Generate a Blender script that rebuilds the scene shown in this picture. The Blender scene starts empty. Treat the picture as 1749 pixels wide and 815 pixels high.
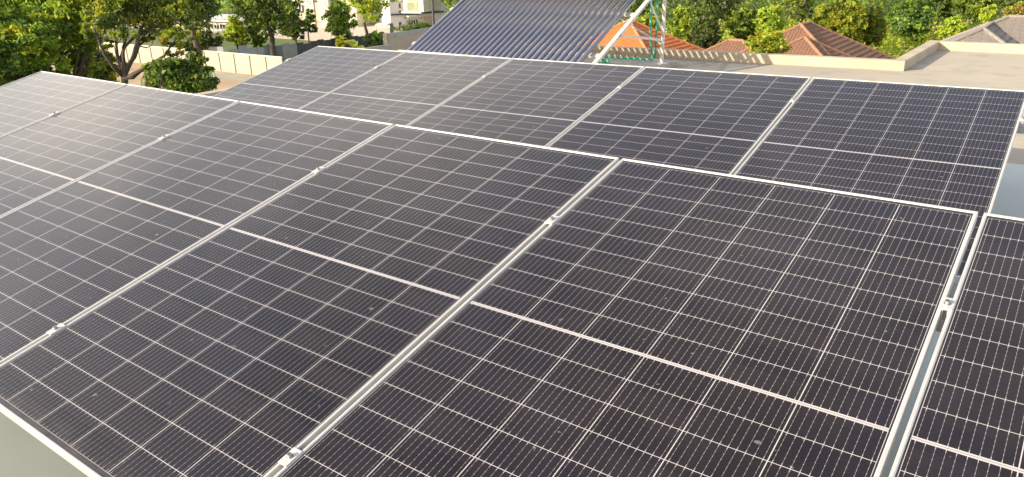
import bpy, bmesh, math, random
import numpy as np
from mathutils import Vector, Matrix
R = math.radians
random.seed(7)
scene = bpy.context.scene
col = scene.collection

# ------------------------------------------------------------------ camera
CAM = np.array([1.310077, -2.498704, 0.742417])
ROT = np.array([[0.798901, 0.600948, -0.024893], [0.192105, -0.294166, -0.936249], [-0.569959, 0.743188, -0.350455]])      # rows: right, down, forward
FPX, CX, CY, IW, IH = 1323.768, 845.721, 405.143, 1749.0, 815.0
cam_d = bpy.data.cameras.new('camera')
cam = bpy.data.objects.new('camera', cam_d)
col.objects.link(cam)
m = Matrix.Identity(4)
for i in range(3):
    m[i][0] = ROT[0][i]; m[i][1] = -ROT[1][i]; m[i][2] = -ROT[2][i]; m[i][3] = CAM[i]
cam.matrix_world = m
cam_d.sensor_width = 36
cam_d.lens = 36 * FPX / IW
cam_d.shift_x = (IW / 2 - CX) / IW
cam_d.shift_y = (CY - IH / 2) / IW
cam_d.clip_start = 0.05
cam_d.clip_end = 4000
scene.camera = cam

# ------------------------------------------------------------------ sky, sun, exposure
SUN_EL = R(20.5)
sx, sy = -0.52, -0.854
SUN = Vector((sx * math.cos(SUN_EL), sy * math.cos(SUN_EL), math.sin(SUN_EL))).normalized()
world = bpy.data.worlds.new('World')
scene.world = world
world.use_nodes = True
wn = world.node_tree.nodes; wl = world.node_tree.links
bg = wn['Background']
sky = wn.new('ShaderNodeTexSky')
sky.sky_type = 'NISHITA'
sky.sun_disc = False
sky.sun_elevation = SUN_EL
sky.sun_rotation = math.atan2(sx, sy)
sky.air_density = 1.0; sky.dust_density = 4.0; sky.ozone_density = 1.0
# thin bright cloud and haze in front of the blue
tcw = wn.new('ShaderNodeTexCoord'); sepw = wn.new('ShaderNodeSeparateXYZ'); wl.new(tcw.outputs['Generated'], sepw.inputs[0])
nzw = wn.new('ShaderNodeTexNoise'); nzw.inputs['Scale'].default_value = 2.6; nzw.inputs['Detail'].default_value = 6
mpw = wn.new('ShaderNodeMapping'); mpw.inputs['Scale'].default_value = (1, 1, 2.2)
wl.new(tcw.outputs['Generated'], mpw.inputs[0]); wl.new(mpw.outputs[0], nzw.inputs['Vector'])
mr = wn.new('ShaderNodeMapRange'); mr.inputs[1].default_value = .44; mr.inputs[2].default_value = .68
wl.new(nzw.outputs['Fac'], mr.inputs[0])
hz_ = wn.new('ShaderNodeMapRange'); hz_.inputs[1].default_value = 0.0; hz_.inputs[2].default_value = .60
hz_.inputs[3].default_value = .75; hz_.inputs[4].default_value = 0.0
wl.new(sepw.outputs[2], hz_.inputs[0])
mxm = wn.new('ShaderNodeMath'); mxm.operation = 'MULTIPLY_ADD'; mxm.use_clamp = True
fall = wn.new('ShaderNodeMapRange'); fall.inputs[1].default_value = .25; fall.inputs[2].default_value = .95
fall.inputs[3].default_value = .75; fall.inputs[4].default_value = .05
wl.new(sepw.outputs[2], fall.inputs[0]); wl.new(fall.outputs[0], mxm.inputs[1])
wl.new(mr.outputs[0], mxm.inputs[0]); wl.new(hz_.outputs[0], mxm.inputs[2])
mixw = wn.new('ShaderNodeMix'); mixw.data_type = 'RGBA'
wl.new(mxm.outputs[0], mixw.inputs[0]); wl.new(sky.outputs[0], mixw.inputs[6])
mixw.inputs[7].default_value = (9.8, 8.9, 7.7, 1)
wl.new(mixw.outputs[2], bg.inputs[0])
bg.inputs[1].default_value = 0.12
sun_d = bpy.data.lights.new('sun', 'SUN')
sun_d.energy = 4.5
sun_d.angle = R(0.6)
sun_d.color = (1.0, 0.83, 0.62)
sun = bpy.data.objects.new('sun', sun_d)
col.objects.link(sun)
sun.rotation_euler = (-SUN).to_track_quat('-Z', 'Y').to_euler()
sun.location = (-20, -20, 30)
vs = scene.view_settings
vs.view_transform = 'Standard'; vs.look = 'None'; vs.gamma = 1.0; vs.use_curve_mapping = False
vs.exposure = 1.12

# ------------------------------------------------------------------ helpers
def ray(px, py):
    d = ROT.T @ np.array([(px - CX) / FPX, (py - CY) / FPX, 1.0])
    return d / np.linalg.norm(d[:2])
def at(px, py, D):                     # world point seen at photo pixel, D metres away on plan
    return Vector(CAM + ray(px, py) * D)
def onz(px, py, z):
    d = ray(px, py)
    return Vector(CAM + d * ((z - CAM[2]) / d[2]))

def tag(o, label=None, cat=None, group=None, kind=None):
    if label: o['label'] = label
    if cat: o['category'] = cat
    if group: o['group'] = group
    if kind: o['kind'] = kind
    return o
def empty(name, loc=(0, 0, 0), rz=0.0):
    o = bpy.data.objects.new(name, None)
    col.objects.link(o)
    o.location = loc; o.rotation_euler = (0, 0, rz)
    o.empty_display_size = 0.2
    return o

class MB:
    def __init__(s): s.v = []; s.f = []; s.mi = []
    def add(s, vs, fs, mi=0):
        n = len(s.v); s.v += [tuple(v) for v in vs]
        s.f += [tuple(i + n for i in f) for f in fs]; s.mi += [mi] * len(fs)
        return s
    def box(s, lo, hi, mi=0, mat=None):
        x0, y0, z0 = lo; x1, y1, z1 = hi
        vs = [(x0,y0,z0),(x1,y0,z0),(x1,y1,z0),(x0,y1,z0),(x0,y0,z1),(x1,y0,z1),(x1,y1,z1),(x0,y1,z1)]
        if mat is not None: vs = [mat @ Vector(v) for v in vs]
        return s.add(vs, [(0,3,2,1),(4,5,6,7),(0,1,5,4),(1,2,6,5),(2,3,7,6),(3,0,4,7)], mi)
    def bar(s, a, b, w, h, up=(0, 0, 1), mi=0):   # box section from a to b
        a = Vector(a); b = Vector(b); d = (b - a); L = d.length; d.normalize()
        up = Vector(up)
        if abs(d.dot(up)) > 0.98: up = Vector((0, 1, 0))
        x = d.cross(up).normalized(); u = x.cross(d).normalized()
        vs = []
        for p in (a, b):
            for q, r in ((-1,-1),(1,-1),(1,1),(-1,1)):
                vs.append(p + x * (q * w / 2) + u * (r * h / 2))
        return s.add(vs, [(3,2,1,0),(4,5,6,7),(0,1,5,4),(1,2,6,5),(2,3,7,6),(3,0,4,7)], mi)
    def tube(s, pts, rad, n=10, mi=0, cap=True):
        pts = [Vector(p) for p in pts]
        if not isinstance(rad, (list, tuple)): rad = [rad] * len(pts)
        vs = []; fs = []
        px = None
        for i, p in enumerate(pts):
            d = (pts[min(i + 1, len(pts) - 1)] - pts[max(i - 1, 0)]).normalized()
            if px is None:
                px = d.orthogonal().normalized()
            px = (px - d * px.dot(d)).normalized()
            py = d.cross(px)
            for k in range(n):
                a = 2 * math.pi * k / n
                vs.append(p + (px * math.cos(a) + py * math.sin(a)) * rad[i])
        for i in range(len(pts) - 1):
            for k in range(n):
                fs.append((i*n+k, i*n+(k+1)%n, (i+1)*n+(k+1)%n, (i+1)*n+k))
        if cap:
            fs.append(tuple(range(n-1, -1, -1)))
            fs.append(tuple((len(pts)-1)*n + k for k in range(n)))
        return s.add(vs, fs, mi)
    def build(s, name, mats, parent=None, smooth=False, bevel=0):
        me = bpy.data.meshes.new(name)
        me.from_pydata(s.v, [], s.f)
        if not isinstance(mats, (list, tuple)): mats = [mats]
        for mm in mats: me.materials.append(mm)
        me.polygons.foreach_set('material_index', s.mi)
        if smooth: me.polygons.foreach_set('use_smooth', [True] * len(s.f))
        me.update()
        o = bpy.data.objects.new(name, me)
        col.objects.link(o)
        if parent is not None: o.parent = parent
        if bevel:
            bv = o.modifiers.new('bevel', 'BEVEL'); bv.width = bevel; bv.segments = 2; bv.limit_method = 'ANGLE'
        return o

# ------------------------------------------------------------------ materials
class NT:
    def __init__(s, name):
        s.m = bpy.data.materials.new(name); s.m.use_nodes = True
        s.n = s.m.node_tree.nodes; s.l = s.m.node_tree.links
        s.b = s.n['Principled BSDF']
    def new(s, t, **k):
        nd = s.n.new(t)
        for a, b in k.items(): setattr(nd, a, b)
        return nd
    def put(s, sock, val):
        if isinstance(val, bpy.types.NodeSocket): s.l.new(val, sock)
        elif val is not None: sock.default_value = val
    def math(s, op, a, b=None, c=None):
        nd = s.new('ShaderNodeMath', operation=op)
        for i, v in enumerate((a, b, c)): s.put(nd.inputs[i], v)
        return nd.outputs[0]
    def mix(s, fac, a, b, blend='MIX'):
        nd = s.new('ShaderNodeMix', data_type='RGBA', blend_type=blend)
        s.put(nd.inputs[0], fac)
        s.put(nd.inputs[6], (*a, 1) if isinstance(a, tuple) else a)
        s.put(nd.inputs[7], (*b, 1) if isinstance(b, tuple) else b)
        return nd.outputs[2]
    def obj(s): return s.new('ShaderNodeTexCoord').outputs['Object']
    def noise(s, scale, detail=4, rough=0.55, vec=None, stretch=None):
        v = vec if vec is not None else s.obj()
        if stretch:
            mp = s.new('ShaderNodeMapping'); mp.inputs['Scale'].default_value = stretch
            s.l.new(v, mp.inputs[0]); v = mp.outputs[0]
        nd = s.new('ShaderNodeTexNoise')
        nd.inputs['Scale'].default_value = scale; nd.inputs['Detail'].default_value = detail
        nd.inputs['Roughness'].default_value = rough
        s.l.new(v, nd.inputs['Vector'])
        return nd.outputs['Fac']
    def ramp(s, fac, *stops):
        nd = s.new('ShaderNodeMapRange')
        s.put(nd.inputs[0], fac)
        nd.inputs[1].default_value = stops[0]; nd.inputs[2].default_value = stops[1]
        return nd.outputs[0]
    def bump(s, h, strength=0.3, dist=0.01):
        nd = s.new('ShaderNodeBump'); nd.inputs['Strength'].default_value = strength
        nd.inputs['Distance'].default_value = dist
        s.l.new(h, nd.inputs['Height']); s.l.new(nd.outputs[0], s.b.inputs['Normal'])

def simple(name, c1, c2=None, scale=3.0, rough=0.7, metal=0.0, spec=0.5, bump=0, lo=.35, hi=.65, stretch=None, dist=.01):
    t = NT(name)
    t.b.inputs['Roughness'].default_value = rough
    t.b.inputs['Metallic'].default_value = metal
    t.b.inputs['Specular IOR Level'].default_value = spec
    if c2 is None: c2 = tuple(x * 0.85 for x in c1)
    nz = t.noise(scale, 6, .6, stretch=stretch)
    t.put(t.b.inputs['Base Color'], t.mix(t.ramp(nz, lo, hi), c1, c2))
    if bump: t.bump(t.noise(scale * 8, 5), bump, dist)
    return t.m

M = {}
M['alu'] = simple('anodised_aluminium', (.62, .62, .615), (.54, .54, .535), 6, .38, .4, .5)
M['alu_dull'] = simple('mill_aluminium', (.55, .55, .54), (.45, .45, .44), 5, .45, .6)
M['tank'] = simple('dark_blue_tank_paint', (.045, .055, .085), (.035, .04, .065), 2, .35)
M['bolt'] = simple('bolt_steel', (.45, .45, .44), (.30, .30, .29), 40, .35, .8)
M['steel'] = simple('galvanised_steel', (.62, .62, .60), (.50, .50, .49), 5, .5, .3)
M['ppr'] = simple('green_pipe', (.02, .33, .20), (.05, .38, .26), 4, .4)
M['cream_wall'] = simple('cream_wall', (.38, .335, .27), (.32, .285, .23), .6, .9, bump=.1)
M['pink_wall'] = simple('pink_render', (.50, .42, .35), (.42, .36, .31), .5, .9, bump=.1)
M['block'] = simple('grey_block', (.42, .42, .41), (.32, .32, .31), 1.5, .9)
M['white'] = simple('white_render', (.62, .62, .615), (.55, .555, .56), .4, .85)
M['cream'] = simple('cream_render', (.57, .53, .42), (.51, .475, .38), .4, .85)
M['beige'] = simple('beige_render', (.47, .385, .30), (.42, .345, .27), .4, .85)
M['darktrim'] = simple('dark_trim', (.05, .055, .065), (.035, .04, .05), 2, .6)
M['window'] = simple('window_glass', (.03, .045, .05), (.05, .07, .07), .8, .08, 0, .6)
M['paleglass'] = simple('curtained_window', (.32, .34, .22), (.22, .26, .16), .8, .15, 0, .6)
M['bark'] = simple('bark', (.09, .07, .055), (.04, .032, .026), 4, .9, bump=.5, stretch=(1, 1, .25), dist=.03)
M['palebark'] = simple('pale_bark', (.22, .19, .15), (.10, .085, .07), 4, .9, bump=.4, stretch=(1, 1, .25), dist=.03)
M['terra_side'] = None

def mat_concrete():
    t = NT('roof_concrete')
    a = t.noise(.55, 8, .65); b = t.noise(3.2, 6, .6); c = t.noise(60, 3, .6)
    base = t.mix(t.ramp(a, .35, .65), (.43, .39, .315), (.33, .305, .25))
    base = t.mix(t.math('MULTIPLY', t.ramp(b, .52, .66), .55), base, (.25, .235, .20))
    base = t.mix(t.math('MULTIPLY', c, .35), base, (.30, .29, .26))
    t.put(t.b.inputs['Base Color'], base)
    t.b.inputs['Roughness'].default_value = .9
    t.bump(c, .25, .004)
    return t.m
M['concrete'] = mat_concrete()
M['shade_tint'] = simple('grey_green_shade_tint', (.53, .58, .55), (.45, .50, .475), 1.1, .75, bump=.15, lo=.3, hi=.7, dist=.003)  # cool tone of shaded floor as colour, kept pale to lift the rows' shadow
M['front_shade_tint'] = simple('darker_grey_green_shade_tint', (.255, .295, .285), (.20, .235, .225), 1.4, .8, bump=.2, lo=.3, hi=.7, dist=.003)  # darker cool colour standing in for shade on the sunlit front floor
M['parapet'] = simple('parapet_render', (.42, .37, .285), (.34, .295, .225), 2.2, .9, bump=.2, dist=.004)
M['plinth'] = simple('plinth_concrete', (.40, .39, .37), (.27, .265, .25), 3, .9, bump=.3, dist=.005)

PW, PH, PG = 1.139, 1.908, 0.015       # panel size and gap
FL = 0.0095                            # frame flange
def mat_cells():
    t = NT('half_cut_solar_cells')
    sep = t.new('ShaderNodeSeparateXYZ'); t.l.new(t.obj(), sep.inputs[0])
    x, y = sep.outputs[0], sep.outputs[1]          # panel local: x 0..PW, y 0..-PH
    cw = (PW - 2 * FL - .008) / 6
    x0 = FL + .004
    ch = .0926                                     # row pitch
    mid = PH / 2
    yy = t.math('MULTIPLY', y, 1.0)
    half = t.math('ABSOLUTE', t.math('SUBTRACT', yy, mid))     # distance from the mid bar
    hb = .0047                                     # half width of the mid bar
    r = t.math('DIVIDE', t.math('SUBTRACT', half, hb), ch)
    cxn = t.math('DIVIDE', t.math('SUBTRACT', x, x0), cw)
    fx = t.math('FRACT', cxn); fy = t.math('FRACT', r)
    def near_edge(fr, size, halfw):                # 1 on the line between two cells
        d = t.math('MULTIPLY', t.math('MINIMUM', fr, t.math('SUBTRACT', 1.0, fr)), size)
        return t.math('LESS_THAN', d, halfw)
    colline = near_edge(fx, cw, .0012)
    rowline = near_edge(fy, ch, .00085)
    midbar = t.math('LESS_THAN', half, hb)
    midseam = t.math('LESS_THAN', half, .0009)
    # margins outside the cell field, coloured dark for the frame lip's shadow
    out = t.math('MAXIMUM', t.math('LESS_THAN', cxn, 0.0), t.math('GREATER_THAN', cxn, 6.0))
    outy = t.math('GREATER_THAN', r, 10.0)
    # ribbons: 10 per cell along y
    nb = 10
    fb = t.math('FRACT', t.math('MULTIPLY', fx, float(nb)))
    db = t.math('MULTIPLY', t.math('ABSOLUTE', t.math('SUBTRACT', fb, .5)), cw / nb)
    wire = t.math('LESS_THAN', db, .00042)
    # solder pads along each ribbon
    fp = t.math('FRACT', t.math('MULTIPLY', fy, 6.0))
    pad = t.math('MULTIPLY', t.math('LESS_THAN', db, .0008),
                 t.math('LESS_THAN', t.math('ABSOLUTE', t.math('SUBTRACT', fp, .5)), .10))
    # ticks where the ribbons cross from cell to cell
    dy = t.math('MULTIPLY', t.math('MINIMUM', fy, t.math('SUBTRACT', 1.0, fy)), ch)
    tick = t.math('MULTIPLY', t.math('LESS_THAN', db, .0007), t.math('LESS_THAN', dy, .0065))
    # per cell tone
    wn_ = t.new('ShaderNodeTexWhiteNoise', noise_dimensions='3D')
    cmb = t.new('ShaderNodeCombineXYZ')
    t.l.new(t.math('FLOOR', cxn), cmb.inputs[0]); t.l.new(t.math('FLOOR', t.math('DIVIDE', yy, ch)), cmb.inputs[1])
    oi = t.new('ShaderNodeObjectInfo'); t.l.new(t.math('MULTIPLY', oi.outputs['Random'], 50.0), cmb.inputs[2])
    t.l.new(cmb.outputs[0], wn_.inputs['Vector'])
    cell = t.mix(wn_.outputs[0], (.0048, .0034, .0043), (.0125, .0088, .0100))
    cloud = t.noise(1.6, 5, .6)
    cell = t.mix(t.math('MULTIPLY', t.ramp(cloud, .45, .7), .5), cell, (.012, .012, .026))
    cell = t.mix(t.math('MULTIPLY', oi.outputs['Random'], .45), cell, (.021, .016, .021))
    # thin dust film on the glass
    dust = t.noise(7, 8, .7)
    cell = t.mix(t.math('MULTIPLY', t.ramp(dust, .35, .8), .03), cell, (.30, .27, .24))
    c = t.mix(t.math('MULTIPLY', wire, .58), cell, (.30, .29, .295))
    c = t.mix(t.math('MULTIPLY', pad, .45), c, (.40, .39, .39))
    c = t.mix(t.math('MULTIPLY', tick, .7), c, (.46, .44, .445))
    white = (.41, .405, .415)
    c = t.mix(t.math('MAXIMUM', colline, rowline), c, white)
    c = t.mix(outy, c, (.03, .028, .03))
    c = t.mix(midbar, c, white)
    c = t.mix(midseam, c, (.16, .155, .16))
    c = t.mix(out, c, (.025, .023, .026))
    mud = t.math('MULTIPLY', t.ramp(y, .075, .008), t.ramp(t.noise(14, 6, .7), .35, .75))
    c = t.mix(t.math('MULTIPLY', mud, .22), c, (.26, .22, .17))
    spot = t.ramp(t.noise(38, 2, .5), .735, .76)
    c = t.mix(t.math('MULTIPLY', spot, .35), c, (.34, .32, .29))
    t.put(t.b.inputs['Base Color'], c)
    t.b.inputs['Roughness'].default_value = .5
    t.b.inputs['Specular IOR Level'].default_value = .12
    t.b.inputs['Coat Weight'].default_value = 1.0
    t.b.inputs['Coat Roughness'].default_value = .10
    t.b.inputs['Coat IOR'].default_value = 1.36
    t.b.inputs['Sheen Weight'].default_value = .03
    t.b.inputs['Sheen Roughness'].default_value = .15
    t.b.inputs['Sheen Tint'].default_value = (1.0, .93, .85, 1)
    return t.m
M['cells'] = mat_cells()

def mat_tube():
    t = NT('evacuated_tube_glass')
    t.b.inputs['Base Color'].default_value = (.10, .105, .17, 1)
    nz = t.noise(5, 4)
    t.put(t.b.inputs['Base Color'], t.mix(nz, (.10, .112, .175), (.13, .142, .205)))
    t.b.inputs['Roughness'].default_value = .4
    t.b.inputs['Coat Weight'].default_value = 1.0
    t.b.inputs['Coat Roughness'].default_value = .07; t.b.inputs['Coat IOR'].default_value = 1.55
    return t.m
M['tube'] = mat_tube()

def mat_tile(name, c1, c2, c3):
    t = NT(name)
    a = t.noise(9, 3, .5); b = t.noise(.9, 6, .65)
    c = t.mix(t.ramp(a, .4, .6), c1, c2)
    c = t.mix(t.math('MULTIPLY', t.ramp(b, .5, .75), .5), c, c3)
    t.put(t.b.inputs['Base Color'], c)
    t.b.inputs['Roughness'].default_value = .75
    return t.m
M['orange_tile'] = mat_tile('orange_roof_tile', (.52, .165, .042), (.42, .12, .036), (.28, .10, .045))
M['brown_tile'] = mat_tile('brown_roof_tile', (.20, .11, .068), (.15, .082, .055), (.11, .07, .05))
M['grey_tile'] = mat_tile('grey_roof_tile', (.19, .17, .155), (.155, .14, .13), (.13, .12, .115))

def mat_leaf(name, c1, c2, c3, trans=.5):
    t = NT(name)
    oi = t.new('ShaderNodeObjectInfo')
    geo = t.new('ShaderNodeNewGeometry')
    a = t.noise(.9, 3, .6)
    c = t.mix(t.ramp(a, .35, .65), c1, c2)
    c = t.mix(t.math('MULTIPLY', geo.outputs['Random Per Island'], .7), c, c3)
    hs = t.new('ShaderNodeHueSaturation')
    t.l.new(c, hs.inputs['Color'])
    t.l.new(t.math('MULTIPLY_ADD', oi.outputs['Random'], .03, .485), hs.inputs['Hue'])
    t.l.new(t.math('MULTIPLY_ADD', oi.outputs['Random'], .4, .8), hs.inputs['Value'])
    c = hs.outputs[0]
    t.put(t.b.inputs['Base Color'], c)
    t.b.inputs['Roughness'].default_value = .55
    t.b.inputs['Specular IOR Level'].default_value = .3
    tr = t.new('ShaderNodeBsdfTranslucent')
    t.l.new(t.mix(.5, c, (.9, 1.0, .25), 'MULTIPLY'), tr.inputs[0])
    tr2 = t.new('ShaderNodeMixShader'); tr2.inputs[0].default_value = trans
    t.l.new(t.b.outputs[0], tr2.inputs[1]); t.l.new(tr.outputs[0], tr2.inputs[2])
    t.l.new(tr2.outputs[0], t.n['Material Output'].inputs['Surface'])
    return t.m
M['leaf_dark'] = mat_leaf('dark_leaf', (0.080, 0.152, 0.052), (0.112, 0.192, 0.052), (0.185, 0.251, 0.052))
M['leaf_mid'] = mat_leaf('mid_leaf', (0.185, 0.317, 0.055), (0.251, 0.364, 0.055), (0.370, 0.436, 0.058))
M['leaf_bright'] = mat_leaf('bright_leaf', (0.304, 0.423, 0.049), (0.370, 0.476, 0.052), (0.502, 0.520, 0.069))
M['leaf_yellow'] = mat_leaf('yellow_leaf', (0.476, 0.449, 0.046), (0.370, 0.423, 0.046), (0.520, 0.520, 0.061))
M['leaf_olive'] = mat_leaf('olive_leaf', (0.159, 0.185, 0.092), (0.125, 0.159, 0.085), (0.212, 0.225, 0.108))
M['leaf_rust'] = mat_leaf('rust_leaf', (0.344, 0.225, 0.077), (0.291, 0.225, 0.077), (0.396, 0.264, 0.108))

# ------------------------------------------------------------------ vegetation builders
def leaf_arrays(rng, centers, sizes, up_bias=.5, aspect=.5, flat=0.0):
    n = len(centers)
    nrm = rng.normal(size=(n, 3)); nrm[:, 2] += up_bias * 1.5
    nrm /= np.linalg.norm(nrm, axis=1, keepdims=True)
    t = rng.normal(size=(n, 3)); t[:, 2] -= .3
    t -= nrm * (t * nrm).sum(1, keepdims=True)
    t /= np.linalg.norm(t, axis=1, keepdims=True)
    b = np.cross(nrm, t)
    L = sizes[:, None]
    droop = nrm * L * .12
    p0 = centers - t * L * .5; p2 = centers + t * L * .5 - droop
    p1 = centers + b * L * aspect * .5 - t * L * .08 + droop
    p3 = centers - b * L * aspect * .5 - t * L * .08 + droop
    return np.stack([p0, p1, p2, p3], 1).reshape(-1, 3)
def leaf_object(name, verts, mats, mi, parent=None):
    n = len(verts) // 4
    me = bpy.data.meshes.new(name)
    me.vertices.add(n * 4); me.vertices.foreach_set('co', np.ascontiguousarray(verts, dtype=np.float32).ravel())
    me.loops.add(n * 4); me.loops.foreach_set('vertex_index', np.arange(n * 4, dtype=np.int32))
    me.polygons.add(n); me.polygons.foreach_set('loop_start', np.arange(0, n * 4, 4, dtype=np.int32))
    me.polygons.foreach_set('loop_total', np.full(n, 4, dtype=np.int32))
    for mm in mats: me.materials.append(mm)
    me.polygons.foreach_set('material_index', np.asarray(mi, dtype=np.int32))
    me.update(calc_edges=True); me.validate()
    o = bpy.data.objects.new(name, me); col.objects.link(o)
    if parent is not None: o.parent = parent
    return o
def crown_points(rng, lobes, n, clump=.30, per=26, inner=.5):
    vol = np.array([l[1][0] * l[1][1] + l[1][0] * l[1][2] for l in lobes]); vol /= vol.sum()
    cs = []; tone = []
    for (c, r), w in zip(lobes, vol):
        k = max(4, int(n * w / per))
        d = rng.normal(size=(k, 3)); d /= np.linalg.norm(d, axis=1, keepdims=True)
        rad = inner + (1.04 - inner) * rng.random(k) ** .55
        cc = np.array(c) + d * rad[:, None] * np.array(r)
        m_ = max(3, per)
        g = rng.normal(size=(k, m_, 3)) * (np.mean(r) * clump * .5) * np.array([1, 1, .62]) * rng.uniform(.6, 1.35, size=(k, 1, 1))
        cs.append((cc[:, None] + g).reshape(-1, 3)); tone.append(np.repeat(rng.random(k), m_))
    return np.concatenate(cs), np.concatenate(tone)
def limb_pts(a, b, rng, bend=.12, n=5):
    a = np.array(a, float); b = np.array(b, float); L = np.linalg.norm(b - a)
    off = rng.normal(size=3) * L * bend
    return [tuple(a + (b - a) * t + off * math.sin(math.pi * t) + rng.normal(size=3) * L * .015) for t in np.linspace(0, 1, n)]
def make_tree(name, label, lobes, trunk_top, base=(0, 0, 0), loc=(0, 0, 0), n=6000, leaf=.3, mats=('leaf_mid', 'leaf_bright'),
              tones=(.6,), seed=1, trunk_r=.18, bark='bark', cat='tree', group=None, clump=.30, per=26, inner=.5, limbs=None, aspect=.5, up=.5, twigs=2):
    rng = np.random.default_rng(seed)
    root = empty(name, loc)
    tag(root, label, cat, group)
    pts, tone = crown_points(rng, lobes, n, clump, per, inner)
    sz = leaf * rng.uniform(.6, 1.35, len(pts))
    mi = np.zeros(len(pts), int)
    for th in tones: mi += (tone > th)
    leaf_object('crown', leaf_arrays(rng, pts, sz, up, aspect), [M[k] for k in mats], np.minimum(mi, len(mats) - 1), root)
    tb = MB()
    base = np.array(base, float); tt = np.array(trunk_top, float)
    tp = limb_pts(base, tt, rng, .03, 7)
    tb.tube(tp, list(np.linspace(trunk_r * 1.25, trunk_r * .75, 7)), 9)
    trunk = tb.build('trunk', M[bark], root, True)
    lm = MB()
    for (c, r) in (limbs or [(l[0], l[1]) for l in lobes]):
        start = np.array(tp[-2]) * .4 + np.array(tp[-1]) * .6
        pl = limb_pts(start, c, rng, .10, 6)
        d = np.linalg.norm(np.array(c) - start)
        r0 = trunk_r * .55
        lm.tube(pl, list(np.linspace(r0, r0 * .25, 6)), 7)
        for q in range(twigs):
            e = np.array(c) + rng.normal(size=3) * np.array(r) * .55
            s_ = np.array(pl[3 + q % 2])
            lm.tube(limb_pts(s_, e, rng, .1, 4), list(np.linspace(r0 * .35, r0 * .10, 4)), 5)
    lm.build('limbs', M[bark], trunk, True)
    return root
def copy_tree(o, parent=None):
    c = o.copy(); col.objects.link(c)
    if parent is not None: c.parent = parent
    for ch in list(o.children): copy_tree(ch, c)
    return c

# ================================================================== SETTING
GZ = -9.5
ROOF = -0.70
def mat_ground():
    t = NT('grass_and_earth')
    a = t.noise(.05, 8, .65); b = t.noise(.9, 6, .7)
    c = t.mix(t.ramp(a, .4, .6), (.075, .115, .025), (.13, .15, .04))
    c = t.mix(t.math('MULTIPLY', t.ramp(b, .5, .7), .6), c, (.05, .07, .02))
    t.put(t.b.inputs['Base Color'], c)
    t.b.inputs['Roughness'].default_value = 1.0
    t.bump(b, .6, .1)
    return t.m
M['ground'] = mat_ground()
M['earth'] = simple('bare_earth', (.40, .30, .19), (.30, .23, .15), .5, 1.0, bump=.4, dist=.05)
M['slab'] = simple('ground_concrete', (.34, .33, .26), (.26, .26, .20), .8, .95)
M['drive'] = simple('pale_drive', (.52, .45, .36), (.45, .39, .31), .3, .95)
g = MB(); g.add([(-1800, -1800, GZ), (1800, -1800, GZ), (1800, 1800, GZ), (-1800, 1800, GZ)], [(0, 1, 2, 3)])
tag(g.build('ground', M['ground']), kind='structure')
def sheet(name, pts, z, mat):
    b = MB(); b.add([(p[0], p[1], z) for p in pts], [tuple(range(len(pts)))])
    return tag(b.build(name, mat), kind='structure')
sheet('earth_yard', [(-90, 10), (-30, 10), (-30, 34), (-55, 41), (-90, 40.4)], GZ + .004, M['earth'])
sheet('concrete_apron', [(-66, 37.2), (-50, 38.2), (-50, 40.4), (-66, 39.8)], GZ + .008, M['slab'])
sheet('pale_drive', [(-130, 62), (-70, 62), (-70, 82), (-130, 84)], GZ + .004, M['drive'])

# ------------------------------------------------------------------ our building: flat roof with low parapets
bld = empty('flat_roof_building', (0, 1, GZ))
tag(bld, 'pale concrete flat roof with low cream parapets that carries the solar panels', 'building')
inner = [(-5.82, -7.0), (-5.82, 6.98), (-.37, 7.42), (-.35, 9.5), (7.0, 9.75), (7.0, -7.0)]
outer = [(-5.95, -7.13), (-5.95, 7.10), (-.50, 7.54), (-.48, 9.64), (7.13, 9.89), (7.13, -7.13)]
def poly_prism(pts, z0, z1):
    b = MB(); n = len(pts)
    b.add([(p[0], p[1], z0) for p in pts] + [(p[0], p[1], z1) for p in pts],
          [tuple(range(n-1, -1, -1)), tuple(range(n, 2*n))] + [(i, (i+1) % n, n+(i+1) % n, n+i) for i in range(n)])
    return b
cw_ = [(p[0], p[1]) for p in outer][::-1]
def local(o, root):
    o.parent = root; o.matrix_parent_inverse = Matrix.Translation(-Vector(root.location))
    return o
local(poly_prism(cw_, GZ, ROOF - .25).build('wall', M['cream_wall']), bld)
local(poly_prism(cw_, ROOF - .248, ROOF).build('roof_slab', M['concrete']), bld)
mbm = MB(); mbm.add([(-5.80, -1.0, ROOF + .004), (6.98, -1.0, ROOF + .004), (6.98, 3.62, ROOF + .004), (-5.80, 3.50, ROOF + .004)], [(0, 1, 2, 3)])  # sheet carrying the painted shade tone, edged near the shadow line
local(mbm.build('shade_tint', M['shade_tint']), bld)
cb = MB(); cb.add([(-5.80, -6.98, ROOF + .004), (6.98, -6.98, ROOF + .004), (6.98, -1.01, ROOF + .004), (-5.80, -1.01, ROOF + .004)], [(0, 1, 2, 3)])  # front sheet, same floor with shade painted into its colour
local(cb.build('front_shade_tint', M['front_shade_tint']), bld)
pp = MB(); n = len(inner); H0, H1 = ROOF + .001, ROOF + .115
for i in range(n):
    H1 = ROOF + .115
    a, b = inner[i], inner[(i+1) % n]; c, d = outer[(i+1) % n], outer[i]
    pp.add([(*a, H0), (*b, H0), (*c, H0), (*d, H0), (*a, H1), (*b, H1), (*c, H1), (*d, H1)],
           [(4, 5, 6, 7), (0, 4, 5, 1)[::-1], (2, 6, 7, 3)[::-1], (1, 5, 6, 2)[::-1], (3, 7, 4, 0)[::-1]] if i >= n - 2 or i == 0 else [(4, 5, 6, 7), (0, 4, 5, 1)[::-1], (2, 6, 7, 3)[::-1]])
local(pp.build('parapet', M['parapet'], bevel=.006), bld)
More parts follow.
